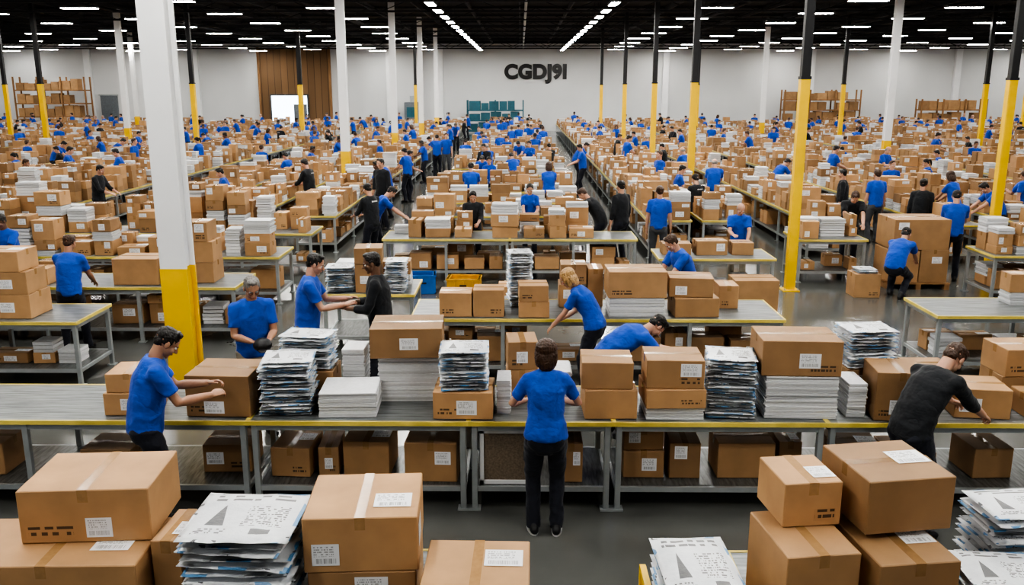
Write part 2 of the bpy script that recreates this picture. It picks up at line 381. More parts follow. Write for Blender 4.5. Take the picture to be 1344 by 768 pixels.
def union(parts,vox,smooth=4,fold=0,fs_=11,fac=.5,ridge=False):
    V=[];F=[]
    for v,f in parts:
        k=len(V); V+=v; F+=[tuple(k+i for i in q) for q in f]
    me=bpy.data.meshes.new('t'); me.from_pydata(V,[],F); ob=bpy.data.objects.new('t',me); sc.collection.objects.link(ob)
    md=ob.modifiers.new('r','REMESH'); md.mode='VOXEL'; md.voxel_size=vox
    if smooth:
        s=ob.modifiers.new('s','SMOOTH'); s.iterations=smooth; s.factor=fac
    dg=bpy.context.evaluated_depsgraph_get(); ev=ob.evaluated_get(dg); m2=ev.to_mesh()
    n=len(m2.vertices); co=np.empty(n*3); m2.vertices.foreach_get('co',co); co=co.reshape(-1,3)
    if fold:
        no=np.empty(n*3); m2.vertices.foreach_get('normal',no); no=no.reshape(-1,3)
        for i in range(n):
            p=co[i]
            if ridge:
                q=V3((p[0]*fs_*.8+p[2]*3,p[1]*fs_*.8,p[2]*fs_*1.1)); rr=1-2.6*abs(noise.noise(q)); rr=max(rr,-.3)
                co[i]+=no[i]*fold*(rr+.8*noise.noise(q*.6+V3((7,3,1))))
            else:
                q=V3((p[0]*fs_,p[1]*fs_,p[2]*fs_*1.25)); 
                co[i]+=no[i]*fold*(noise.noise(q)+ .6*(abs(noise.noise(q*1.9))*2-.3))
    fa=[tuple(p.vertices) for p in m2.polygons]; out=[tuple(x) for x in co]
    ev.to_mesh_clear(); bpy.data.objects.remove(ob); bpy.data.meshes.remove(me); return out,fa
def xf(part,M,flip=False):
    v,f=part; v=[tuple(M@V3(p)) for p in v]
    return v,([q[::-1] for q in f] if flip else f)
def build_hand(curl):
    parts=[tube([(0,-.02,0),(0,.02,0),(0,.055,0),(0,.085,-.002)],[(.024,.018),(.030,.016),(.038,.014),(.037,.012)],V3((1,0,0)))]
    for x,L,r in ((-.028,.072,.0088),(-.0095,.080,.009),(.0095,.074,.0086),(.027,.058,.0078)):
        p=V3((x,.080,-.002)); pts=[V3((x*.8,.05,0)),p]; a=math.radians(curl*.6)
        for s in (.45,.30,.25):
            d=V3((x*.25/ .08*.3,math.cos(a),-math.sin(a))).normalized(); p=p+d*L*s; pts.append(p); a+=math.radians(curl)
        parts.append(tube(pts,[r,r,r*.95,r*.88,r*.75],n=10))
    parts.append(tube([(-.018,.02,-.004),(-.040,.045,-.012),(-.052,.068,-.02),(-.054,.09,-.026)],[.014,.0115,.0095,.0075],n=10))
    return union(parts,.0036,2)
HANDS={'relax':build_hand(20),'grip':build_hand(42)}
def build_head(fem):
    k=.94 if fem else 1
    P=[ell((0,-.01,.03),(.075,.095,.085)),ell((0,.022,-.04),(.056*k,.062,.066)),ell((0,.062,-.088),(.024*k,.020,.02)),
       ell((0,.074,.022),(.05,.014,.010)),ell((-.036,.052,-.025),(.026,.028,.028)),ell((.036,.052,-.025),(.026,.028,.028)),
       tube([(0,.083,.018),(0,.095,-.005),(0,.106,-.026)],[.008,.010,.013],n=10),ell((0,.098,-.03),(.018,.011,.009)),
       ell((.077,-.004,-.004),(.009,.02,.032)),ell((-.077,-.004,-.004),(.009,.02,.032)),ell((0,.082,-.055),(.024,.010,.012))]
    return union(P,.0055,3)
HEADS={False:build_head(False),True:build_head(True)}
def build_hair(st):
    cap=ell((0,-.020,.048),(.080,.094,.075),n=18)
    nape=ell((0,-.052,-.002),(.064,.050,.060)); sd=[ell((s*.068,-.012,.024),(.012,.040,.042)) for s in (1,-1)]
    if st=='short': P=[cap,nape]+sd+[ell((.01,.03,.10),(.05,.04,.026))]
    elif st=='bald': P=[ell((0,-.05,.0),(.074,.058,.055))]+[ell((s*.069,-.02,.01),(.013,.040,.034)) for s in (1,-1)]
    elif st=='bob': P=[cap,ell((0,-.048,-.035),(.096,.068,.12)),ell((.072,-.005,-.02),(.024,.052,.10)),ell((-.072,-.005,-.02),(.024,.052,.10)),ell((0,-.028,.042),(.093,.10,.088))]
    elif st=='tail': P=[cap,nape]+sd+[tube([(0,-.105,.05),(0,-.15,.03),(0,-.155,-.05),(0,-.13,-.13)],[.02,.034,.03,.012])]
    else: P=[cap]
    return union(P,.0055,2,fold=.0045,fs_=55)
HAIR={s:build_hair(s) for s in ('short','bald','bob','tail')}
def ik(a,c,l1,l2,hint):
    d=c-a; L=min(max(d.length,.12),(l1+l2)*.995); u=d.normalized(); c=a+u*L
    x=(l1*l1-l2*l2+L*L)/(2*L); h=math.sqrt(max(0,l1*l1-x*x)); p=hint-u*hint.dot(u); p.normalize()
    return a+u*x+p*h, c
def person_mesh(lean=6,side=0,twist=0,hl=None,hr=None,feet=((-.11,0),(.11,0)),head=(15,0),shirt='shirt_blue',pants='pants_navy',
        hair='short',hcol='hair_black',skin='skin_light',sleeve=.70,fem=False,drop=0.,hand='relax',palm=None,vox=.0115,glasses=False,shoe='rubber_black',extra=None,pback=None,logo=False,elb=None):
    A=Acc(); X=V3((1,0,0))
    def dr(l,s=0): 
        l=math.radians(l); s=math.radians(s); return V3((math.sin(s),math.sin(l),math.cos(l)*math.cos(s))).normalized()
    pb=pback if pback is not None else math.sin(math.radians(max(0,lean)))*.16
    P0=V3((0,-pb,.935-drop)); P1=P0+dr(lean*.55,side*.5)*.16; P2=P1+dr(lean*.95,side)*.21; P3=P2+dr(lean*1.12,side)*.13; P4=P3+dr(lean*1.1,side)*.035
    tw=Matrix.Rotation(math.radians(twist),3,'Z'); LS=tw@X
    def dirn(u,v): return (v-u).normalized()
    if fem: W=[(.168,.125),(.170,.125),(.132,.106),(.150,.126),(.125,.090),(.066,.060)]; sw=.148
    else: W=[(.156,.118),(.160,.122),(.150,.120),(.172,.128),(.145,.098),(.072,.068)]; sw=.172
    mid=(P1+P2)/2; fw=dr(lean+90)
    sh={}
    for s,nm in ((-1,'l'),(1,'r')): sh[nm]=P3+LS*s*sw-dr(lean)*.040
    wr={};el={};hd={}
    for s,nm,tg in ((-1,'l',hl),(1,'r',hr)):
        t=V3(tg) if tg else V3((s*.25,.06+.25*math.sin(math.radians(lean)),.80-drop))
        hint=V3((s*.45,-.6,-.8)) if not elb else V3((s*elb[0],elb[1],elb[2]))
        e,w=ik(sh[nm],t,.285,.255,hint); el[nm]=e; wr[nm]=w; hd[nm]=tg is not None
    skinp=[tube([P1,P2,P3-dr(lean)*.03],[(.10,.07),(.11,.08),(.08,.055)],LS)]
    neckd=dr(lean*.8+head[0]*.35,side)
    hy,hp=math.radians(head[1]),math.radians(head[0])
    HM=Matrix.Rotation(hy,3,'Z')@Matrix.Rotation(-hp,3,'X'); Hup=HM@V3((0,0,1)); Hf=HM@V3((0,1,0))
    HC=P4+neckd*.048+Hup*.098+Hf*.012
    skinp.append(tube([P3-dr(lean)*.03,P4+neckd*.03,HC-Hup*.05-Hf*.02],[.060,.056 if not fem else .048,.054 if not fem else .046]))
    for nm in 'lr':
        s=sh[nm];e=el[nm];w=wr[nm]; k=.88 if fem else 1
        skinp.append(tube([P3-dr(lean)*.06,s],[.035,.034]))
        skinp.append(tube([s,(s+e)/2,e,e+(w-e)*.3,w],[.034,.043*k,.038*k,.041*k,(.028*k)]))
    v,f=union(skinp,vox*.8,3); A.mesh(v,f,skin,1,smooth=True)
    hem=P0-dr(lean*.25)*(.03 if fem else .06)
    sp=[tube([hem,P0+dr(lean*.4)*.03,P1,mid,P2,P3-dr(lean)*.01,P3+dr(lean)*.028],[(W[0][0]+.018,W[0][1]+.018),(W[1][0]+.014,W[1][1]+.014),(W[2][0]+.020,W[2][1]+.016),((W[2][0]+W[3][0])/2+.014,(W[2][1]+W[3][1])/2+.012),(W[3][0]+.006,W[3][1]+.008),(W[4][0],W[4][1]+.004),(W[5][0]+.014,W[5][1]+.012)],LS,(.15,.15),n=20)]
    if fem:
        for s in (-1,1): sp.append(ell(P2+LS*s*.07+fw*.085,(.060,.05,.06)))
    for s,nm in ((-1,'l'),(1,'r')):
        a=sh[nm]; e=el[nm]; w=wr[nm]; k=.9 if fem else 1
        sp.append(ell(a,(.063*k,.063*k,.063*k)))
        sp.append(tube([P3+LS*s*.045+dr(lean)*.002,P3+LS*s*.11-dr(lean)*.022,a],[.052*k,.055*k,.058*k]))
        sp.append(tube([P2+LS*s*.095-fw*.01,a-dr(lean)*.02],[.08*k,.052*k]))
        if sleeve<=1:
            q=a+(e-a)*sleeve; sp.append(tube([a,a+(e-a)*.3,q],[.062*k,.064*k,.063*k],caps=(1,.05)))
        else:
            q=e+(w-e)*(sleeve-1); sp.append(tube([a,(a+e)/2,e],[.062*k,.058*k,.052*k])); sp.append(tube([e,(e+q)/2,q],[.052*k,.050*k,.042*k],caps=(1,.05)))
    v,f=union(sp,vox,3,fold=.006,fs_=8,ridge=True); A.mesh(v,f,shirt,1,smooth=True)
    tp=[tube([P0-V3((0,0,.07)),P0+dr(lean*.4)*.06],[(W[0][0]*1.0,W[0][1]*1.0),(W[1][0]*.95,W[1][1]*.95)],X),ell(P0-V3((0,0,.07)),(W[0][0],W[0][1],.11))]
    for s,ft in ((-1,feet[0]),(1,feet[1])):
        hj=P0+V3((s*.088,0,-.03)); an=V3((ft[0],ft[1],.085+(ft[2] if len(ft)>2 else 0)))
        kn,an=ik(hj,an,.43,.415,V3((s*.12,1,.1)))
        tp.append(tube([hj,hj+(kn-hj)*.4,kn],[.092,.086,.066],caps=(1,1)))
        tp.append(tube([kn,kn+(an-kn)*.45,an-V3((0,0,.03))],[.066,.062,.058],caps=(1,.1)))
        tp.append(ell(P0+V3((s*.072,-.05,-.045)),(.085,.075,.09)))
        fd=Matrix.Rotation(math.radians(-s*8),3,'Z'); base=V3((an.x,an.y,an.z-.085))
        def q(x,y,z): return base+fd@V3((x,y,z))
        v,f=union([tube([q(0,-.05,.045),q(0,.02,.05),q(0,.10,.038),q(0,.155,.03)],[(.038,.042),(.042,.045),(.045,.034),(.036,.026)],fd@X),tube([q(0,-.04,.05),q(0,-.01,.10)],[.040,.042])],.009,2)
        v=[(p[0],p[1],max(p[2],base.z+.012)) for p in v]; A.mesh(v,f,shoe,1,smooth=True)
        pts=[]; 
        for t in range(16):
            an_=2*math.pi*t/16; pts.append((.047*math.cos(an_),.052+.128*math.sin(an_)))
        lo=[tuple(q(x,y,0)) for x,y in pts]; hi=[tuple(q(x,y,.022)) for x,y in pts]
        A.mesh(lo+hi,[(i,(i+1)%16,16+(i+1)%16,16+i) for i in range(16)]+[tuple(range(16))[::-1],tuple(range(16,32))],'sole_white' if fem else 'rubber_black')
    v,f=union(tp,vox,3,fold=.007,fs_=8,ridge=True); A.mesh(v,f,pants,1,smooth=True)
    for s,nm in ((-1,'l'),(1,'r')):
        y=dirn(el[nm],wr[nm])
        if hd[nm]:
            pd=V3(palm) if palm else V3((-s*.5,0,-1)); y=(y+V3((0,0,.15))).normalized() 
        else: pd=V3((-s,0,0)); y=(y+V3((0,.1,0))).normalized()
        z=-(pd-y*pd.dot(y)).normalized(); x=y.cross(z)
        M=Matrix((x,y,z)).transposed().to_4x4(); M.translation=wr[nm]
        if s<0: M=M@Matrix.Diagonal((-1,1,1,1))
        if fem: M=M@Matrix.Scale(.9,4)
        v,f=xf(HANDS[hand],M,s<0); A.mesh(v,f,skin,1,smooth=True)
    M=HM.to_4x4(); M.translation=HC
    v,f=xf(HEADS[fem],M); A.mesh(v,f,skin,1,smooth=True)
    v,f=xf(HAIR[hair],M); A.mesh(v,f,hcol,1,smooth=True)
    for s in (-1,1):
        v,f=xf(ell((s*.031,.073,.002),(.0135,.011,.009),n=10),M); A.mesh(v,f,'eye_white',1,smooth=True)
        v,f=xf(ell((s*.031,.0815,.002),(.0055,.004,.0058),n=8),M); A.mesh(v,f,'eye_dark',1,smooth=True)
        v,f=xf(tube([(s*.014,.088,.019),(s*.032,.087,.024),(s*.048,.076,.019)],[.003,.004,.003],n=6),M); A.mesh(v,f,hcol,1,smooth=True)
        if glasses:
            pts=[(s*.031+.019*math.cos(t*math.pi/5),.093,.002+.014*math.sin(t*math.pi/5)) for t in range(11)]
            v,f=xf(tube(pts,[.0018]*11,V3((0,1,0)),n=6),M); A.mesh(v,f,'rubber_black',1)
            v,f=xf(tube([(s*.05,.09,.004),(s*.08,.0,.006)],[.0018]*2,n=6),M); A.mesh(v,f,'rubber_black',1)
    v,f=xf(ell((0,.0885,-.055),(.020,.006,.007),n=10),M); A.mesh(v,f,'lip',1,smooth=True)
    if logo:
        for i in range(7):
            bx=-.07+i*.02
            p=P2+LS*bx+dr(lean)*.06-fw*.145
            up=dr(lean)*.012*R.uniform(.7,1.2); sx=LS*.007
            A.face([tuple(p-sx-up),tuple(p+sx-up),tuple(p+sx+up),tuple(p-sx+up)],'paper_white')
    if extra: extra(A,P0,wr)
    ob=A.build('worker_tmp',(0,0,0),fix=False); me=ob.data; bpy.data.objects.remove(ob); return me
def place(me,x,y,heading,h=1.75,z=0):
    ob=bpy.data.objects.new('warehouse_worker',me); ob.location=(x,y,z); ob.rotation_euler=(0,0,math.radians(heading)); s=h/1.75; ob.scale=(s,s,s); sc.collection.objects.link(ob); return ob

# ================================================================== ROOM
YB=75.; XW=44.; ZC=7.25
A=Acc(); A.face([(-XW,-14,0),(XW,-14,0),(XW,YB,0),(-XW,YB,0)],'concrete_floor'); A.build('floor',(0,0,0))
A=Acc(); A.box(0,(YB-14)/2,ZC,2*XW,YB+14,.15,0,'ceiling_deck'); A.build('ceiling')
A=Acc(); A.box(0,YB+.15,0,2*XW,.3,ZC,0,'wall_paint'); A.build('wall_back')
A=Acc(); A.box(-XW-.15,(YB-14)/2,0,.3,YB+14,ZC,0,'wall_paint'); A.build('wall_left')
A=Acc(); A.box(XW+.15,(YB-14)/2,0,.3,YB+14,ZC,0,'wall_paint'); A.build('wall_right')
A=Acc()
for y in np.arange(20,74.5,4.5):
    A.box(0,y,ZC-.12,2*XW,.12,.1,0,'truss_paint'); A.box(0,y,6.62,2*XW,.10,.08,0,'truss_paint')
    for i,x in enumerate(np.arange(-XW+.5,XW-1,1.3)):
        z0,z1=(6.66,ZC-.1) if i%2 else (ZC-.1,6.66)
        A.beam((x,y,z0),(x+1.3,y,z1),.022,'truss_paint')
A.build('ceiling_truss')
A=Acc()
for x in np.arange(-XW+1.2,XW,2.25): A.box(x,(YB+14)/2,ZC-.25,.07,YB-16,.22,0,'truss_paint')
for x in (-8,8.6,-17,17,0.2): A.beam((x,12,6.72),(x,74,6.72),.06,'truss_paint' if x!=.2 else 'steel_frame',8)
A.build('ceiling_joist')
A=Acc()
for x in (-36,-27,-10.9,-8.4,-6.7,12.,24,36): A.box(x,YB-.15,0,.5,.3,ZC,0,'column_white')
A.build('trim_1')
A=Acc(); A.box(-18.8,YB-.1,0,5.8,.2,6.7,0,'dock_panel_brown'); A.box(-21.75,YB-.16,0,.16,.3,6.8,0,'rack_wood'); A.box(-15.85,YB-.16,0,.16,.3,6.8,0,'rack_wood'); A.build('loading_dock_panel')
A=Acc(); A.box(-19.3,YB-.27,0,3.0,.1,2.9,0,'daylight_panel')
for x in (-20.85,-17.75): A.box(x,YB-.30,0,.12,.16,3.0,0,'steel_dark')
A.box(-19.3,YB-.30,2.9,3.2,.16,.12,0,'steel_dark'); A.box(-18.4,YB-.36,0,1.1,.06,2.2,0,'grey_door'); A.build('door_1')
A=Acc(); A.box(-34.5,YB-.1,0,1.4,.15,2.9,0,'grey_door'); A.box(-34.5,YB-.17,0,1.55,.05,.1,0,'steel_frame'); A.box(-34.5,YB-.17,2.9,1.6,.1,.1,0,'steel_frame');A.box(-34.05,YB-.2,1.1,.08,.06,.15,0,'steel_frame'); A.build('door_2')
A=Acc(); A.box(-8.9,YB-1.2,0,1.2,1.6,2.4,0,'grey_door',bev=.04); A.box(-8.9,YB-2.02,1.2,.8,.05,.8,0,'teal_paint'); A.box(-8.9,YB-1.2,2.4,.4,.4,.5,0,'steel_frame'); A.build('control_cabinet')
def rack(x0,x1,y,h,mat,frame,lv=4):
    A=Acc(); w=x1-x0; n=max(2,int(w/1.6))
    for i in range(n+1):
        for yy in (y-.5,y+.5): A.box(x0+w*i/n,yy,0,.1,.1,h,0,frame)
    for l in range(lv):
        z=.15+l*(h-.2)/lv; A.box((x0+x1)/2,y,z,w,1.1,.1,0,frame)
        x=x0+.1
        while x<x1-.5:
            ww=R.uniform(.5,1.0); 
            if x+ww>x1: break
            if R.random()<.92: A.box(x+ww/2,y,z+.1,ww*.92,.8,R.uniform(.45,(h/lv)*.8),0,mat,R.uniform(.6,1.1))
            x+=ww
    A.build('storage_rack')
rack(-40.5,-34.8,YB-3,4.4,'cardboard','rack_wood'); rack(21,27,YB-3,3.4,'cardboard','rack_wood'); rack(31,36,YB-5,2.7,'cardboard','rack_wood',3)
rack(-4.2,.2,YB-4,2.6,'teal_paint','teal_paint',3)
cu=bpy.data.curves.new('wall_sign','FONT'); cu.body='CGDJ9I'; cu.size=1.55; cu.extrude=.05; cu.offset=.09; cu.space_character=1.06; cu.align_x='CENTER'; cu.align_y='CENTER'
ob=bpy.data.objects.new('wall_sign',cu); sc.collection.objects.link(ob); ob.location=(1.25,YB-.06,4.78); ob.rotation_euler=(math.pi/2,0,0); cu.materials.append(MATS['sign_black'])
def col_white(x,y,w):
    A=Acc(); z1=1.67
    A.box(x,y-w*.42,z1,w,w*.12,ZC-z1,0,'column_white'); A.box(x,y+w*.42,z1,w,w*.12,ZC-z1,0,'column_white'); A.box(x,y,z1,w*.66,w*.74,ZC-z1,0,'column_white')
    A.box(x,y-w*.43,0,w*1.03,w*.13,z1,0,'yellow_paint'); A.box(x,y+w*.43,0,w*1.03,w*.13,z1,0,'yellow_paint'); A.box(x,y,0,w*.70,w*.76,z1,0,'yellow_paint')
    A.box(x,y,0,w*1.5,w*1.5,.02,0,'steel_dark')
    for a in (-1,1):
        for b in (-1,1): A.beam((x+a*w*.65,y+b*w*.65,.0),(x+a*w*.65,y+b*w*.65,.05),.015,'steel_frame',8)
    A.build('support_column',(x,y,0))
def col_black(x,y,w=.19,z1=3.75):
    A=Acc(); A.box(x,y,z1,w*.9,w*.9,ZC-z1,0,'column_black',bev=.01); A.box(x,y,0,w,w,z1,0,'yellow_paint',bev=.012); A.box(x,y,0,w*1.8,w*1.8,.02,0,'yellow_paint')
    A.box(x,y,z1-.02,w*1.08,w*1.08,.05,0,'column_black')
    for a in (-1,1):
        for b in (-1,1): A.beam((x+a*w*.7,y+b*w*.7,.0),(x+a*w*.7,y+b*w*.7,.05),.012,'steel_frame',8)
    A.build('support_column',(x,y,0))
col_white(-3.78,9.45,.285)
for x,y in ((-5.4,27.3),(-5.45,38.5),(-5.45,49),(-5.45,58),(-19.05,43),(13.55,33),(13.5,50),(-25.85,60)): col_white(x,y,.25)
for x,y in ((4.9,15.6),(9.55,17.6),(5.2,27),(5.2,35),(5.2,45),(-20.85,38.9),(-14.05,38.4),(-14.05,57),(-12.25,50),(-27.65,48),(16.8,47),(21.1,41),(28,50),(-7.25,62),(11.8,60),(5.2,58)): col_black(x,y,.165 if y<20 else .20)
A=Acc(); A.box(0,0,0,1.35,.34,.07,0,'steel_dark'); A.box(0,0,-.012,1.28,.27,.014,0,'lamp_emitter'); A.beam((-.5,0,.07),(-.5,0,.8),.01,'truss_paint');A.beam((.5,0,.07),(.5,0,.8),.01,'truss_paint')
ob=A.build('high_bay_light',(0,0,0)); lm=ob.data; bpy.data.objects.remove(ob)
def lamp(x,y,z=6.42,r=0):
    o=bpy.data.objects.new('high_bay_light',lm); o.location=(x,y,z); o.rotation_euler=(0,0,r); sc.collection.objects.link(o)
for y in np.arange(2,72,3.0):
    for x in (-3.15,3.25): lamp(x,y,6.42,math.pi/2)
for y in np.arange(-8,72,5.2):
    for i,x in enumerate((7.2,11.6,16.2,21,26,31,36.5,41)):
        for s in (-1,1):
            if x>.62*max(y,0)+9: continue
            lamp(s*x+R.uniform(-.2,.2),y+(2.6 if i%2 else 0))

# ================================================================== FRONT TABLE ROW
for a,b in ((-6.2,-2.33),(-2.33,-.44),(-.44,.80),(.80,2.62),(2.62,6.2)): table(a,b,7.0,7.95,leg=1.9)
TT=TZ+.005
fx('b',-3.6,-3.2,7.12,TT,.38,.20,label='f'); fx('b',-3.58,-3.22,7.14,TT+.202,.36,.17,.05)
fx('b',-2.87,-2.31,7.1,TT,.5,.37,-.04,label='f',axis=0)
fx('m',-2.26,-1.80,7.1,TT,.42,.50,.08); fx('p',-1.74,-1.24,7.1,TT,.44,.22,.04)
fx('m',-2.2,-1.72,7.6,TT+.26,.33,.32,-.1); fx('b',-2.2,-1.7,7.58,TT,.35,.255)
fx('p',-1.62,-1.42,7.62,TT,.3,.45)
fx('p',-1.28,-.72,7.5,TT,.42,.43,.02); fx('b',-1.34,-.70,7.42,TT+.432,.5,.27,.05,label='f',axis=0)
fx('b',-.74,-.23,7.06,TT,.42,.24,-.02,label='f',pr=True); fx('m',-.70,-.27,7.08,TT+.243,.40,.36,.05)
fx('b',-.13,.17,7.56,TT,.36,.28,label='f');fx('b',-.12,.15,7.56,TT+.283,.34,.26,.08)
fx('p',-.2,-.08,7.2,TT,.3,.3)
fx('p',.22,.46,7.45,TT,.35,.3)
fx('b',.55,1.0,7.08,TT,.42,.26,.02,label=''); fx('b',.53,.97,7.10,TT+.263,.40,.235,-.03,label='')
fx('p',1.08,1.58,7.08,TT,.42,.10); fx('b',1.07,1.58,7.06,TT+.103,.43,.17,.03,pr=True,label=''); fx('b',1.08,1.57,7.08,TT+.276,.42,.25,-.03,label='f')
fx('m',1.62,2.04,7.08,TT,.44,.54,-.12); fx('p',2.10,2.72,7.1,TT,.45,.38,-.02); fx('b',2.06,2.73,7.1,TT+.383,.48,.31,-.04,label='f',axis=0)
fx('b',2.95,3.4,7.54,TT,.38,.3); fx('m',2.93,3.38,7.54,TT+.303,.38,.36,.1); fx('p',2.82,2.98,7.15,TT,.35,.3)
fx('b',3.04,3.46,7.05,TT,.42,.43,-.1,label='f',pr=True); fx('b',3.76,4.22,7.12,TT,.40,.26,-.12,label='f')
fx('b',4.32,4.8,7.5,TT,.4,.25); fx('b',4.32,4.8,7.5,TT+.253,.4,.25,.05); fx('b',4.35,4.9,7.05,TT,.36,.2); fx('b',3.55,3.93,7.6,TT,.32,.3)
ZS=.218
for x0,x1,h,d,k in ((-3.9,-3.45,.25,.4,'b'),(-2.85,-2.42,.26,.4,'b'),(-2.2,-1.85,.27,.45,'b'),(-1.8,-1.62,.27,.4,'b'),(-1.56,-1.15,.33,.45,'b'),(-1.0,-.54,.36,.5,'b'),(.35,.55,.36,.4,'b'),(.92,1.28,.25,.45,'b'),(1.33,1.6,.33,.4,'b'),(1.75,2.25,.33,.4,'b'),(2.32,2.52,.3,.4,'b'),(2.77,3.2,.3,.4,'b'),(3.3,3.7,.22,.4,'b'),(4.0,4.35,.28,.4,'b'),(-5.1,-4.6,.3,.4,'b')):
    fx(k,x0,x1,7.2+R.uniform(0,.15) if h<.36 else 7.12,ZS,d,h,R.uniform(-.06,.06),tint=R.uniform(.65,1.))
fx('b',.92,1.27,7.25,ZS+.253,.4,.2); 
def tote(x,y,z,w,d,h,mat,rot=0):
    A=Acc(); t=.015
    A.box(x,y,z,w,d,.02,rot,mat); c,s=math.cos(rot),math.sin(rot)
    for (ox,oy,ww,dd) in ((0,-d/2,w,t),(0,d/2,w,t),(-w/2,0,t,d),(w/2,0,t,d)):
        px,py=x+ox*c-oy*s,y+ox*s+oy*c; A.box(px,py,z+.02,ww+t,dd if dd>t else t,h-.02,rot,mat); A.box(px,py,z+h-.03,ww+.04,dd+.025,.03,rot,mat)
    for ox in (-w*.3,0,w*.3): A.box(x+ox*c+(d/2+.01)*s,y+ox*s-(d/2+.01)*c,z+.03,.02,.02,h-.07,rot,mat)
    A.box(x+(d/2+.012)*s,y-(d/2+.012)*c,z+h*.55,.12,.02,.03,rot,'rubber_black')
    A.build('plastic_tote')
A=Acc(); A.box(-.13,7.32,.218,.44,.43,.50,0,'steel_frame'); A.box(-.13,7.095,.25,.36,.012,.44,0,'perforated_panel')
for x in (-.33,0.07): A.box(x,7.09,.22,.035,.03,.5,0,'column_white')
for z in (.22,.69): A.box(-.13,7.09,z,.44,.03,.035,0,'column_white')
A.box(.04,7.07,.45,.02,.02,.08,0,'steel_dark'); A.build('metal_cabinet')

# ================================================================== FOREGROUND
table(-3.3,-.0,3.5,4.9,leg=1.6); table(1.27,3.4,3.5,4.9,leg=1.6)
fx('b',-2.92,-1.96,3.98,TT,.52,.41,.03,label='t',axis=1); fx('b',-2.66,-1.98,4.22,TT+.413,.50,.30,.07,label='f',axis=1)
fx('b',-1.93,-1.77,4.15,TT,.36,.46,-.04,label='t')
fx('m',-1.74,-1.16,3.98,TT,.55,.57,-.06,th=.04)
fx('b',-1.13,-.56,4.16,TT,.52,.28,.04); fx('b',-1.15,-.55,4.16,TT+.282,.54,.31,.06,label='tfr',axis=1,pr=False)
fx('b',-.49,.05,3.76,TT,.56,.38,-.02,label='t',axis=1)
A=Acc()
for x in (.70,1.18):
    for y in (3.6,4.5): A.box(x,y,.09,.035,.035,.86,0,'yellow_paint')
    A.box(x,4.05,.92,.035,.9,.035,0,'yellow_paint'); 
for z in (.3,.78):
    A.box(.94,4.05,z,.46,.88,.03,0,'yellow_paint')
for x in (.70,1.18):
    for y in (3.6,4.5): A.beam((x-.02,y,.05),(x+.02,y,.05),.05,'rubber_black',12)
A.build('hand_cart')
fx('m',.735,1.145,3.82,.815,.62,.37,.03,th=.045)
fx('b',1.31,1.70,4.0,TT,.5,.48,.13,label='t',axis=1); fx('b',1.77,2.2,3.98,TT,.48,.45,.12,label='t',axis=1)
fx('b',1.38,1.70,4.30,TT+.483,.36,.25,.12,label='t'); fx('b',1.77,2.26,4.24,TT+.483,.5,.30,.16,label='t',axis=0)
fx('b',1.76,2.2,4.55,TT,.3,.48)
fx('m',2.32,2.78,3.98,TT,.42,.30,-.05,th=.04); fx('m',2.62,3.1,4.46,TT,.38,.46,.1,th=.035); fx('b',2.35,2.8,3.55,TT,.36,.22)

# ================================================================== MIDDLE: centre
table(-1.36,.93,10.4,11.45,leg=1.5); table(.93,3.26,10.4,11.45,leg=1.5); table(-2.75,-1.45,11.7,12.7,leg=1.3)
fx('b',-1.0,-.6,10.5,TT,.35,.30,label='',pr=True);fx('b',-.58,-.2,10.5,TT,.35,.34,label='',pr=True)
fx('b',-.02,.36,10.47,TT,.38,.20);fx('b',-.02,.34,10.47,TT+.203,.36,.20,.05); fx('m',-.16,.16,11.0,TT,.35,.72,.1)
fx('b',.5,.8,11.0,TT,.35,.3);fx('b',.52,.85,11.0,TT+.303,.35,.26);fx('b',.87,1.07,11.04,TT,.35,.5)
fx('p',1.1,1.78,10.5,TT,.5,.24);fx('b',1.08,1.80,10.5,TT+.243,.5,.33,.02,label='',pr=True)
fx('b',1.9,2.45,10.5,TT,.45,.24,.05,label='');fx('b',1.86,2.4,10.55,TT+.243,.42,.24,-.1);fx('b',2.55,2.8,10.95,TT,.35,.3)
fx('m',-2.7,-2.32,11.78,TT,.38,.36,.1);fx('b',-2.28,-1.95,11.8,TT,.4,.4);fx('b',-2.3,-1.92,11.8,TT+.403,.4,.22,.1);fx('m',-1.88,-1.58,11.78,TT,.35,.45)
fill(-2.7,-1.5,12.25,12.68,lod=1,hmax=.6)
for x0,x1 in ((-1.25,.85),(1.05,3.15)): fill(x0,x1,10.55,11.3,ZS,hmax=.4,skip=.2,name='shelf_parcels',white=.05)
table(-2.6,-.2,16.2,17.2); table(-.2,2.2,16.2,17.2)
fill(-2.5,-.9,16.35,17.15,hmax=.55,white=.35);fill(-.6,1.5,16.3,17.15,hmax=.8,white=.3)
fill(-2.5,-.3,16.3,17.1,ZS,hmax=.4,name='shelf_parcels',white=.1);fill(-.1,2.1,16.3,17.1,ZS,hmax=.4,name='shelf_parcels',white=.1)
fx('b',-.35,.15,13.6,0,.45,.5,label='f') 
tote(-1.75,15.4,0,.42,.4,.34,'blue_plastic',.1); tote(-1.0,15.3,0,.55,.4,.3,'yellow_plastic',-.05); 
table(2.3,4.25,14.3,15.25)
fill(2.35,4.2,14.6,15.2,hmax=.35,white=.2); fill(2.4,4.1,14.4,15.1,ZS,hmax=.4,name='shelf_parcels',skip=.3)
fx('b',3.4,4.1,13.55,0,.5,.62,label='',pr=False)
def pallet(x,y,w=1.1,d=.9):
    A=Acc()
    for i in range(6): A.box(x,y-d/2+.06+i*(d-.12)/5,.10,w,.1,.02,0,'rack_wood')
    for i in (-1,0,1): A.box(x+i*(w/2-.06),y,.0,.09,d,.10,0,'rack_wood')
    A.build('wooden_pallet')
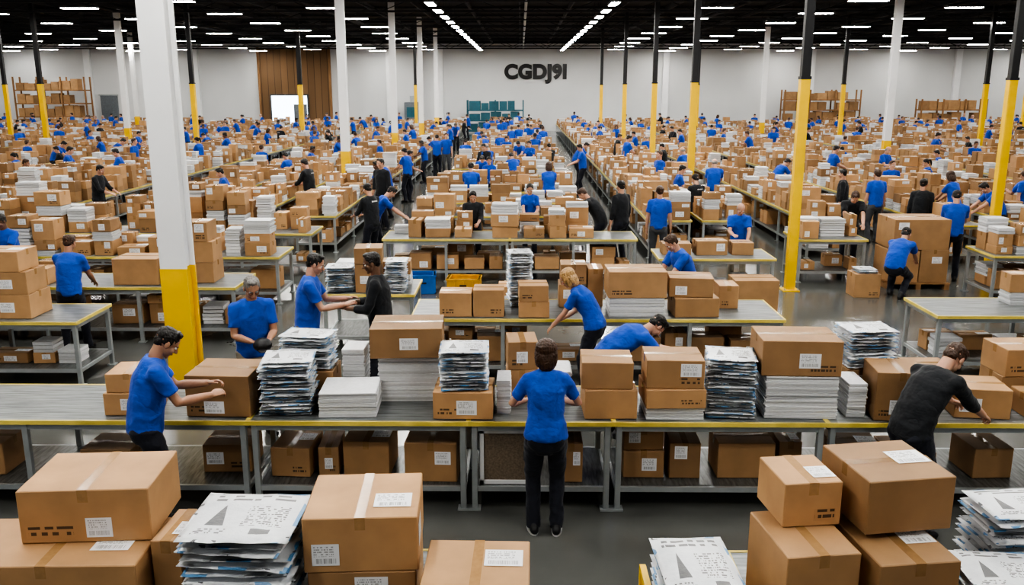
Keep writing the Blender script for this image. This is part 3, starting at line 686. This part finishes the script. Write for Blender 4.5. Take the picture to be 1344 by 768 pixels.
table(5.2,9.6,10.6,11.6); fill(5.9,7.9,10.7,11.5,hmax=.3,skip=.4,white=.1); fill(5.3,9.5,10.75,11.4,ZS,hmax=.4,name='shelf_parcels',skip=.3)
table(5.2,6.5,16.2,17.2); fill(5.25,6.45,16.25,17.1,hmax=.4); fill(5.3,6.4,16.3,17.0,ZS,hmax=.4,name='shelf_parcels')
pallet(7.25,16.1,1.15,.95); fx('b',6.75,7.25,15.7,.122,.8,.58);fx('b',7.27,7.78,15.7,.122,.8,.6);fx('b',6.75,7.76,15.7,.725,.8,.55,label='f')
fx('b',5.85,6.3,15.0,0,.4,.42,label='r'); fx('m',5.9,6.25,15.02,.423,.35,.08)
table(8.0,11.4,14.6,15.6); fill(8.05,11.3,14.7,15.5,hmax=.9,skip=.15); fill(8.1,11.3,14.7,15.5,ZS,hmax=.4,name='shelf_parcels',skip=.3)
table(8.0,12.6,12.4,13.4); fill(8.1,9.5,12.5,13.3,hmax=.4)
table(-9.4,-5.38,10.2,11.15); fx('b',-6.6,-6.0,10.35,TT,.5,.3);fx('b',-6.58,-6.02,10.35,TT+.303,.48,.28,.03,label='f');fx('b',-6.56,-6.08,10.35,TT+.586,.45,.25)
fx('b',-7.3,-6.7,10.35,TT,.5,.6)
fill(-8,-5.5,10.4,11.0,ZS,hmax=.35,skip=.35,name='shelf_parcels')
table(-9.6,-4.05,12.1,13.1)
fx('b',-5.85,-5.2,12.25,TT,.5,.38,label='');fx('p',-5.15,-4.95,12.3,TT,.4,.35);fx('b',-4.9,-4.45,12.4,TT,.45,.3);fx('b',-4.9,-4.45,12.4,TT+.303,.45,.3,.04);fx('b',-4.88,-4.5,12.4,TT+.606,.42,.28)
fill(-8.3,-6.7,12.2,13.0,hmax=.5);fill(-8,-4.1,12.3,13,ZS,hmax=.35,name='shelf_parcels')
for y in (14.4,16.8,):
    table(-11.,-4.05,y,y+1.); fill(-10.9,-4.15,y+.05,y+.95,hmax=.7 if y<15 else .95,skip=.12); fill(-10.5,-4.1,y+.2,y+.9,ZS,hmax=.35,name='shelf_parcels')
def vis(x,y): return abs(x)<.60*y+1.5
LR=[];
for b in range(6):
    for i in range(3): LR.append(-4.55-1.8*i-6.8*b)
RR=[3.2,6.6]+[9.1+1.8*i+6.8*b for b in range(5) for i in range(3)]
def longrow(xc,w,ya,yb):
    ya=max(ya,(abs(xc)-2.5)/.60)
    if ya>yb-4: return
    y=ya
    table(xc-w/2,xc+w/2,ya,yb,leg=2.2,along='y')
    while y<yb-1:
        y2=min(yb,y+9); 
        fill(xc-w/2,xc+w/2,y,y2,lod=0,hmax=.60 if y>30 else .68,skip=.10); 
        if y<32: fill(xc-w/2+.05,xc+w/2-.05,y,y2,ZS,lod=0,hmax=.4,skip=.3,name='shelf_parcels')
        y=y2
for xc in LR:
    if xc>-41: longrow(xc,.95,19.2 if xc>-10 else 17,69)
for xc in RR:
    if xc<41: longrow(xc,.95,18.6 if xc<8 else 18.,69)
longrow(4.35,.95,18.6,69)
y=19.2
while y<69:
    table(-2.4,1.5,y,y+1.,leg=1.9); fill(-2.35,1.45,y+.03,y+.97,lod=0,hmax=.62,skip=.1)
    if y<30: fill(-2.3,1.4,y+.1,y+.9,ZS,lod=0,hmax=.4,name='shelf_parcels')
    y+=2.3

# ================================================================== PEOPLE
W=person_mesh
place(W(lean=14,hl=(-.10,.46,1.16),hr=(.16,.44,1.14),head=(42,0),hair='short',hand='grip',skin='skin_tan'),-2.98,6.62,-62,1.80)
place(W(lean=8,hl=(-.17,.33,1.10),hr=(.17,.33,1.10),head=(12,0),hair='bob',hcol='hair_brown',fem=True,elb=(.9,-.6,-.6),feet=((-.10,.02),(.10,.0))),.21,6.62,2,1.67)
place(W(lean=38,hl=(-.16,.68,.93),hr=(.14,.66,.90),head=(56,0),shirt='shirt_black',hair='short',hcol='hair_brown',skin='skin_light',sleeve=1.35,hand='grip'),3.20,6.62,-62,1.78)
def capx(A,P0,wr):
    c=(wr['l']+wr['r'])/2+V3((0,.10,-.02))
    v,f=union([ell(c,(.095,.10,.07)),ell(c+V3((0,.09,-.04)),(.07,.07,.012))],.007,2); A.mesh(v,f,'rubber_black',1,smooth=True)
place(W(lean=6,hl=(-.09,.30,1.10),hr=(.09,.30,1.10),head=(26,0),hair='short',hcol='hair_grey',skin='skin_tan',pants='pants_khaki',hand='grip',glasses=True,extra=capx,palm=(0,.3,-1)),-2.78,8.75,-150,1.76)
place(W(lean=7,hl=(-.1,.42,1.18),hr=(.12,.40,1.16),head=(22,0),pants='pants_grey'),-2.42,9.7,-82,1.80)
place(W(lean=4,hl=(-.1,.34,1.12),hr=(.15,.34,1.12),head=(15,10),shirt='shirt_black',skin='skin_dark',sleeve=1.6),-1.62,9.75,92,1.80)
place(W(lean=66,drop=.08,hl=(-.12,.66,.86),hr=(.16,.64,.84),head=(66,0)),1.02,8.75,-72,1.74)
place(W(lean=34,hl=(-.10,.44,.88),hr=(.12,.40,.92),head=(35,0),hair='bob',hcol='hair_blond',fem=True,skin='skin_light'),.80,10.0,72,1.64)
place(W(lean=24,hl=(-.10,.46,.95),hr=(.12,.46,.95),head=(38,0),hcol='hair_brown'),2.28,11.95,110,1.72)
G={}
def g(nm,**k):
    G[nm]=W(vox=.016,**k)
g('stand',lean=6,hl=(-.12,.40,1.05),hr=(.14,.38,1.05),head=(25,0))
g('reach',lean=16,twist=-12,hl=(-.06,.50,1.2),hr=(.22,.36,.98),head=(20,-15),feet=((-.12,-.12),(.12,.12)),hcol='hair_brown',skin='skin_tan')
g('turn',lean=10,twist=15,hl=(-.2,.34,1.0),hr=(.05,.46,1.12),head=(30,25),feet=((-.13,.1),(.13,-.08)),hair='bald',hcol='hair_grey',pants='pants_khaki')
g('standk',lean=6,hl=(-.12,.40,1.05),hr=(.14,.38,1.05),head=(25,0),shirt='shirt_black',sleeve=1.5,logo=True)
g('idle',lean=2,head=(5,10),hcol='hair_brown',pants='pants_grey')
g('idlek',lean=2,head=(8,-10),shirt='shirt_black',sleeve=1.6)
g('lean',lean=35,hl=(-.14,.62,.92),hr=(.14,.60,.92),head=(48,0))
g('leank',lean=35,hl=(-.14,.62,.92),hr=(.14,.60,.92),head=(48,0),shirt='shirt_black',hcol='hair_brown')
g('bob',lean=12,hl=(-.12,.42,1.0),hr=(.12,.42,1.0),head=(28,0),fem=True,hair='bob',hcol='hair_brown',skin='skin_tan')
g('tail',lean=10,hl=(-.12,.42,1.1),hr=(.12,.42,1.0),head=(24,0),fem=True,hair='tail',hcol='hair_black')
g('dark',lean=10,hl=(-.12,.45,1.1),hr=(.12,.42,1.0),head=(20,0),skin='skin_dark')
g('crouch',lean=48,drop=.34,hl=(-.14,.62,.55),hr=(.14,.60,.5),head=(40,0),feet=((-.13,.08),(.13,-.15)),pback=.22)
for nm,x,y,hd,h in (('reach',-6.15,11.62,10,1.68),('dark',-8.1,13.6,170,1.7),
  ('standk',-.95,17.6,180,1.6),('tail',.2,18.6,180,1.65),('idlek',2.05,17.75,40,1.78),('idle',2.75,17.3,-10,1.72),('leank',1.55,17.75,75,1.75),
  ('lean',-2.95,18.0,-75,1.75),('standk',-3.0,17.5,50,1.75),('idlek',-3.55,22.5,150,1.85),('reach',-3.75,24.6,90,1.7),('stand',-3.6,28,60,1.75),
  ('turn',4.0,15.9,160,1.6),('stand',-1.3,23.05,0,1.7),('bob',.75,23.05,0,1.72),('tail',-.9,25.4,180,1.7),
  ('leank',-6.55,18.3,100,1.7),('leank',-7.1,18.3,-90,1.7),
  ('crouch',6.62,15.1,-40,1.75),('leank',6.65,17.6,170,1.75),('stand',8.15,16.4,-20,1.75),
  ('idlek',7.7,21.,70,1.72),('idle',8.3,20.5,10,1.76),('idlek',8.5,18.6,-30,1.74),('bob',10.0,20.3,30,1.75),('lean',10.3,19.0,90,1.75),('reach',11.8,20.5,20,1.75),
  ('stand',-3.4,36,0,1.75),('idle',-3.1,37,180,1.75),('stand',2.1,30,90,1.75),('lean',2.15,33,-90,1.75)):
    place(G[nm],x,y,hd,h)
gaps=[]
for x in LR:
    if x>-41:
        for s in (-.9,.9): gaps.append(x+s)
for x in RR+[4.35]:
    gaps.append(x+.85)
gaps=sorted(set(round(v,2) for v in gaps))
names=['stand','reach','lean','dark','bob','tail','idle','standk','stand','turn','lean','stand']
cols=[(o.location.x,o.location.y) for o in sc.collection.objects if o.name.startswith('support_column')]
for gx in gaps:
    y=20+R.uniform(0,4)
    while y<68:
        if vis(gx,y) and R.random()<.68 and all(abs(gx-cx)>.5 or abs(y-cy)>.6 for cx,cy in cols):
            place(G[R.choice(names)],gx+R.uniform(-.05,.05),y,R.choice([90,-90,90,-90,0,180])+R.uniform(-25,25),R.uniform(1.62,1.84))
        y+=R.uniform(2.2,5.5)
for y in np.arange(19.2+1.65,68,2.3):
    for _ in range(2):
        if y>26: place(G[R.choice(names)],R.uniform(-2.2,1.3),y,R.choice([0,180,20,160]),R.uniform(1.6,1.78))

# ================================================================== CAMERA / WORLD
cd=bpy.data.cameras.new('camera'); cam=bpy.data.objects.new('camera',cd); sc.collection.objects.link(cam)
cam.location=(0,0,3.6); cam.rotation_euler=(math.radians(90-13.2),0,math.radians(.55)); cd.sensor_width=36; cd.lens=1150/1344*36; cd.clip_end=300
sc.camera=cam
w=bpy.data.worlds.new('world'); sc.world=w; w.use_nodes=True; bg=w.node_tree.nodes['Background']; bg.inputs[0].default_value=(.94,.96,1,1); bg.inputs[1].default_value=.28
sc.view_settings.view_transform='AgX'; sc.view_settings.look='AgX - High Contrast'; sc.view_settings.exposure=.02
